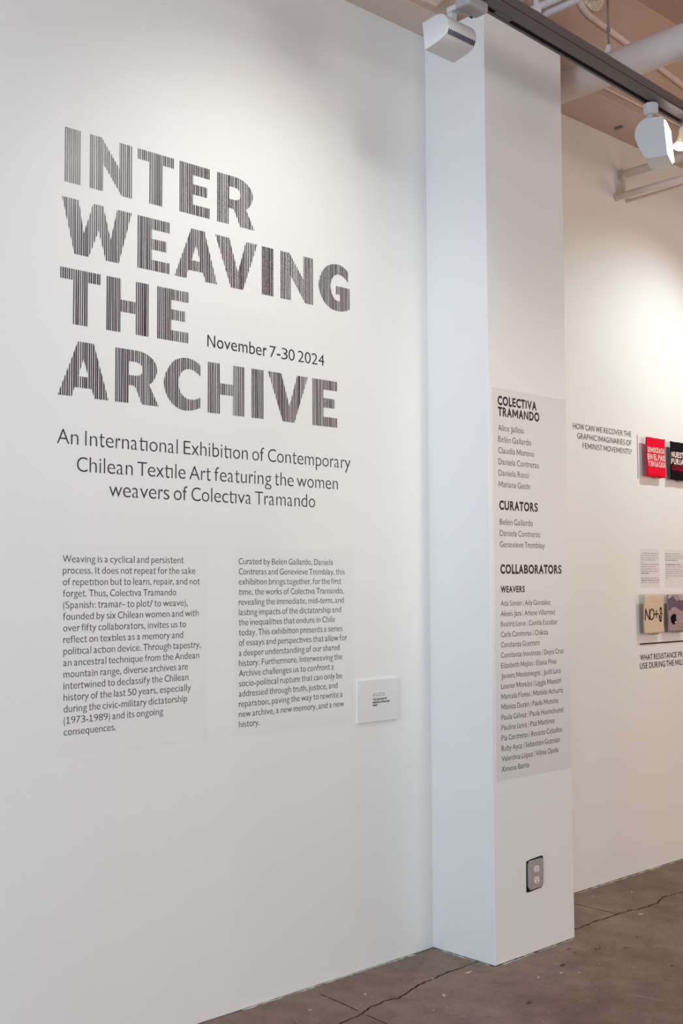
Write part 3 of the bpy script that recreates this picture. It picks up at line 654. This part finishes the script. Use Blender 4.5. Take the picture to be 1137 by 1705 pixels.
# ------------------------------------------------------------------ lighting track
ang = math.atan(.0500)
TM = Matrix.Translation((0, -.799, 3.5)) @ Matrix.Rotation(ang, 4, 'Z')
t = thing('lighting_track', 'long dark grey lighting track crossing below the ceiling at upper right', 'lighting track', (0, -.76, 3.5))
box('raceway', (-2.6, 0, 0), (3.4, .076, .046), M_track, t, .001, TM)
box('lower_flange', (-2.6, -.0025, -.0025), (3.4, .0035, .004), M_track, t, 0, TM)
box('groove', (-2.6, -.0032, .0040), (3.4, -.0002, .0062), M_slot, t, 0, TM)
box('far_lip', (-2.6, .068, -.004), (3.4, .078, .0), M_track, t, 0, TM)
box('black_slot', (-2.6, .052, -.0016), (-.470, .0665, .0), M_slot, t, 0, TM)
box('black_slot', (-.372, .052, -.0016), (.884, .0665, .0), M_slot, t, 0, TM)
box('black_slot', (1.02, .052, -.0016), (3.4, .0665, .0), M_slot, t, 0, TM)
box('joint_cover', (-.468, .045, -.0012), (-.374, .070, .0), M_track, t, 0, TM)
# drop rods that carry the raceway from the ceiling
for x in (-1.9, 2.9):
    p = TM @ Vector((x, .038, .046)); tube('drop_rod', [p, (p.x, p.y, 4.419)], .006, M_hang, t)
keep(t)

# wall-wash fixture near the column top, lamp off
def rounded(prof, r=.006, n=3):
    out = []
    N = len(prof)
    for i in range(N):
        a, b, c = Vector(prof[i-1]), Vector(prof[i]), Vector(prof[(i+1) % N])
        rr = min(r, (a-b).length*.4, (c-b).length*.4)
        p = b+(a-b).normalized()*rr; q = b+(c-b).normalized()*rr
        for k in range(n+1):
            s_ = k/n; e = p*(1-s_)**2+b*2*s_*(1-s_)+q*s_*s_; out.append((e.x, e.y))
    return out
t = thing('track_light', 'unlit white wedge-shaped track light with vent slots, beside the column top', 'track light', (-.64, -.70, 3.5))
prof = [(-.629,3.432),(-.650,3.4335),(-.683,3.4365),(-.700,3.437),(-.715,3.434),(-.728,3.427),(-.738,3.417),(-.744,3.404),(-.7465,3.390),(-.745,3.374),(-.738,3.359),(-.725,3.350),(-.705,3.3425),(-.640,3.332)]
prism('housing', prof, .150, M_lamp, t, Matrix.Translation((-.700, 0, 0)), bevel=.0015)
# lens on the wall side
prism('frosted_lens', [(-.6289,3.426),(-.6255,3.424),(-.6345,3.340),(-.6395,3.339)], .130, M_lensoff, t, Matrix.Translation((-.690, 0, 0)))
# vent grille low on the rounded back: fins seen edge on
for k in range(17):
    x = -.692+k*.0082
    prism('vent_slot', [(-.7440,3.3735),(-.7462,3.3730),(-.7395,3.3575),(-.7370,3.3590)], .0046, M_vent, t, Matrix.Translation((x, 0, 0)))
box('mounting_stem', (-.640, -.712, 3.430), (-.612, -.690, 3.480), M_lamp, t, .003)
bm = bmesh.new(); add_box(bm, (-.655, -.800, 3.455), (-.545, -.738, 3.4945), .010); from_bm('track_adaptor', bm, M_adapt, t)
box('swivel_arm', (-.645, -.750, 3.462), (-.608, -.692, 3.482), M_lamp, t, .003)
tube('spring_clip', [(-.560, -.735, 3.46), (-.545, -.715, 3.475), (-.535, -.725, 3.49), (-.52, -.705, 3.496)], .004, M_vent, t, 8)
keep(t)

# lit fixture to the right
A2 = math.radians(22)
o2 = Vector((.63, -.685, 3.42)); lens_d = Vector((math.sin(A2), -math.cos(A2), 0)); axis2 = Vector((math.cos(A2), math.sin(A2), 0))
M2 = Matrix((axis2, lens_d, Vector((0, 0, 1)))).transposed().to_4x4(); M2.translation = o2
t = thing('track_light', 'lit white track light with glowing square lens, hanging at right of the track', 'track light', (.63, -.685, 3.5))
prof = rounded([(.068,.022),(-.004,.027),(-.034,.010),(-.049,-.016),(-.052,-.050),(-.036,-.095),(-.016,-.134),(-.004,-.148),(.082,-.148)], .008)
prism('housing', prof, .15, M_lamp, t, M2, bevel=.001)
M2l = M2.copy()
prism('glowing_lens', [(.0700,.008),(.0765,.006),(.0880,-.132),(.0815,-.134)], .130, M_lens, t, M2 @ Matrix.Translation((.010, 0, 0)))
pc = TM @ Vector((.627, .058, 0))
tube('mounting_stem', [o2+axis2*.03+Vector((0, 0, .022)), (pc.x, pc.y, 3.46)], .011, M_lamp, t, 12)
bm = bmesh.new(); add_tube(bm, [(pc.x, pc.y, 3.452), (pc.x, pc.y, 3.460), (pc.x, pc.y, 3.4945)], 0, 8, [.020, .031, .031]); from_bm('track_adaptor', bm, M_lamp, t)
keep(t)
ls = spot('fixture_light', o2+axis2*.08+lens_d*.12+Vector((0, 0, -.06)), o2+axis2*.08+lens_d*2+Vector((0, 0, -1.2)), 25, (1.0, .96, .9), 110, 1.0, .05)

# small bulb spot at the frame edge
t = thing('bulb_spotlight', 'small lit reflector bulb on a grey bracket right of the glowing track light', 'track light', (.90, -.67, 3.5))
px, py = .905, -.690
box('bracket', (px-.006, py-.008, 3.40), (px+.012, py+.006, 3.496), M_hang, t, .002)
tube('socket', [(px-.018, py-.012, 3.470), (px-.022, py-.012, 3.455), (px-.026, py-.012, 3.438)], 0, M_brass, t, 14, [.009, .014, .013])
box('socket_arm', (px-.020, py-.012, 3.462), (px+.002, py, 3.474), M_brass, t)
tube('reflector', [(px-.026, py-.012, 3.438), (px-.034, py-.012, 3.408), (px-.044, py-.012, 3.380)], 0, M_brass, t, 18, [.012, .018, .027])
tube('glowing_lens', [(px-.044, py-.012, 3.380), (px-.0455, py-.012, 3.376)], .0275, M_bulb, t, 18)
keep(t)

# ------------------------------------------------------------------ pipes and conduits overhead
t = thing('large_pipe', 'thick pinkish white pipe passing above the track toward the viewer', 'pipe', (.75, -.4, 3.78))
bm = bmesh.new(); add_tube(bm, [(.75, Y2+.05, 3.78), (.75, -7.5, 3.78)], .071, 32); from_bm('pipe_body', bm, M_pipe, t, True)
tube('hanger_rod', [(.75, -.425, 3.853), (.75, -.425, 4.419)], .005, M_hang, t, 8)
tube('hanger_collar', [(.75, -.425, 3.852), (.75, -.425, 3.875), (.75, -.425, 3.89)], 0, M_pipe, t, 10, [.018, .016, .010])
tube('hanger_nut', [(.75, -.425, 3.955), (.75, -.425, 3.972)], .009, M_hang, t, 6)
keep(t)
def pipe_run(label, pts, r, m_, flange=True, name='wall_pipe'):
    t = thing(name, label, 'pipe', pts[0])
    tube('pipe_body', bend(pts, .05) if len(pts) > 2 else pts, r, m_, t)
    if flange: p = Vector(pts[0]); tube('wall_collar', [p, p+Vector((0, -.012, 0))], r*1.35, m_, t)
    keep(t); return t
pipe_run('upper of three thin pipes leaving the wall below the lit track light', [(1.617, Y2-.001, 3.640), (1.617, -5, 3.640)], .021, M_thin)
pipe_run('middle of three thin pipes leaving the wall below the lit track light', [(1.570, Y2-.001, 3.511), (1.570, -5, 3.511)], .017, M_thin)
pipe_run('lowest and thinnest of the three pipes leaving the wall below the lit track light', [(1.671, Y2-.001, 3.513), (1.671, -5, 3.513)], .008, M_thin)
tag(tube('riser_pipe', [(1.596, Y2-.026, 3.515), (1.600, Y2-.026, 3.625)], .012, M_thin), 'short upright pipe on the wall linking the thin pipes', 'pipe')
yb = -.172
pipe_run('diagonal conduit running down the tan beam from the round cover', [(.900, yb-.013, 4.208), (.915, yb-.013, 4.190), (1.308, yb-.013, 4.150), (1.822, yb-.013, 4.091), (2.5, yb-.013, 4.01)], .016, M_conduit, False, 'conduit')
pipe_run('thin conduit along the lower edge of the beam, left of the lit track light', [(.9, yb-.006, 3.872), (2.6, yb-.006, 3.872)], .006, M_conduit, False, 'conduit')
pipe_run('left one of two parallel white conduits above the track', [(.495, yb-.001, 4.05), (.495, -3, 4.05)], .016, M_whitepipe, False, 'white_conduit')
pipe_run('right one of two parallel white conduits above the track', [(.555, yb-.001, 4.05), (.555, -3, 4.05)], .022, M_whitepipe, False, 'white_conduit')
tag(box('conduit_clip', (.468, -.245, 4.024), (.503, -.225, 4.078), M_whitepipe, None, .004), 'white clip around the left white conduit', 'clip')
# round painted cover and octagonal box on the beam
def disc(name, label, cx, cz, r, n, m_, depth=.03, rot=0.0):
    t = thing(name, label, 'junction box', (cx, yb, cz))
    bm = bmesh.new(); a0 = rot
    rings = []
    for rr, y in ((r, yb), (r, yb-depth*.7), (r*.88, yb-depth)):
        rings.append([bm.verts.new((cx+rr*math.cos(a0+2*math.pi*k/n), y, cz+rr*math.sin(a0+2*math.pi*k/n))) for k in range(n)])
    for q, s_ in zip(rings, rings[1:]):
        for k in range(n): bm.faces.new((q[k], q[(k+1) % n], s_[(k+1) % n], s_[k]))
    bm.faces.new(rings[-1]); bm.faces.new(rings[0][::-1])
    from_bm('cover', bm, m_, t)
    for sgn in (-1, 1):
        tube('screw', [(cx+sgn*r*.5, yb-depth, cz-.2*r), (cx+sgn*r*.5, yb-depth-.003, cz-.2*r)], .005, M_hang, t, 8)
    return t
t = disc('round_cover', 'round cream mottled junction cover at the top edge above the track', .965, 4.325, .112, 28, M_plate)
vs, fs = [], []
for k in range(26):
    a = random.uniform(0, 6.28); rr = .085*math.sqrt(random.random()); x = .965+rr*math.cos(a); z = 4.325+rr*math.sin(a)
    stroke([(x, z), (x+random.uniform(-.018, .018), z+random.uniform(-.006, .006)), (x+random.uniform(-.02, .02), z+random.uniform(-.012, .012))], .0028, lambda X, Z: yb-.0306, vs, fs)
obj('worn_marks', vs, fs, M_hang, t)
keep(t)
t = disc('octagon_box', 'octagonal painted box on the beam left of the unlit track light', -.165, 3.945, .098, 8, M_soffit, .02, math.pi/8); keep(t)
tag(box('ceiling_hook', (1.448, -.036, ZT-.016), (1.462, .009, ZT-.0045), M_hang), 'tiny dark metal clip stuck under the soffit left of the lit track light', 'clip')

bpy.data.objects.remove(PO); bpy.data.curves.remove(PCU)
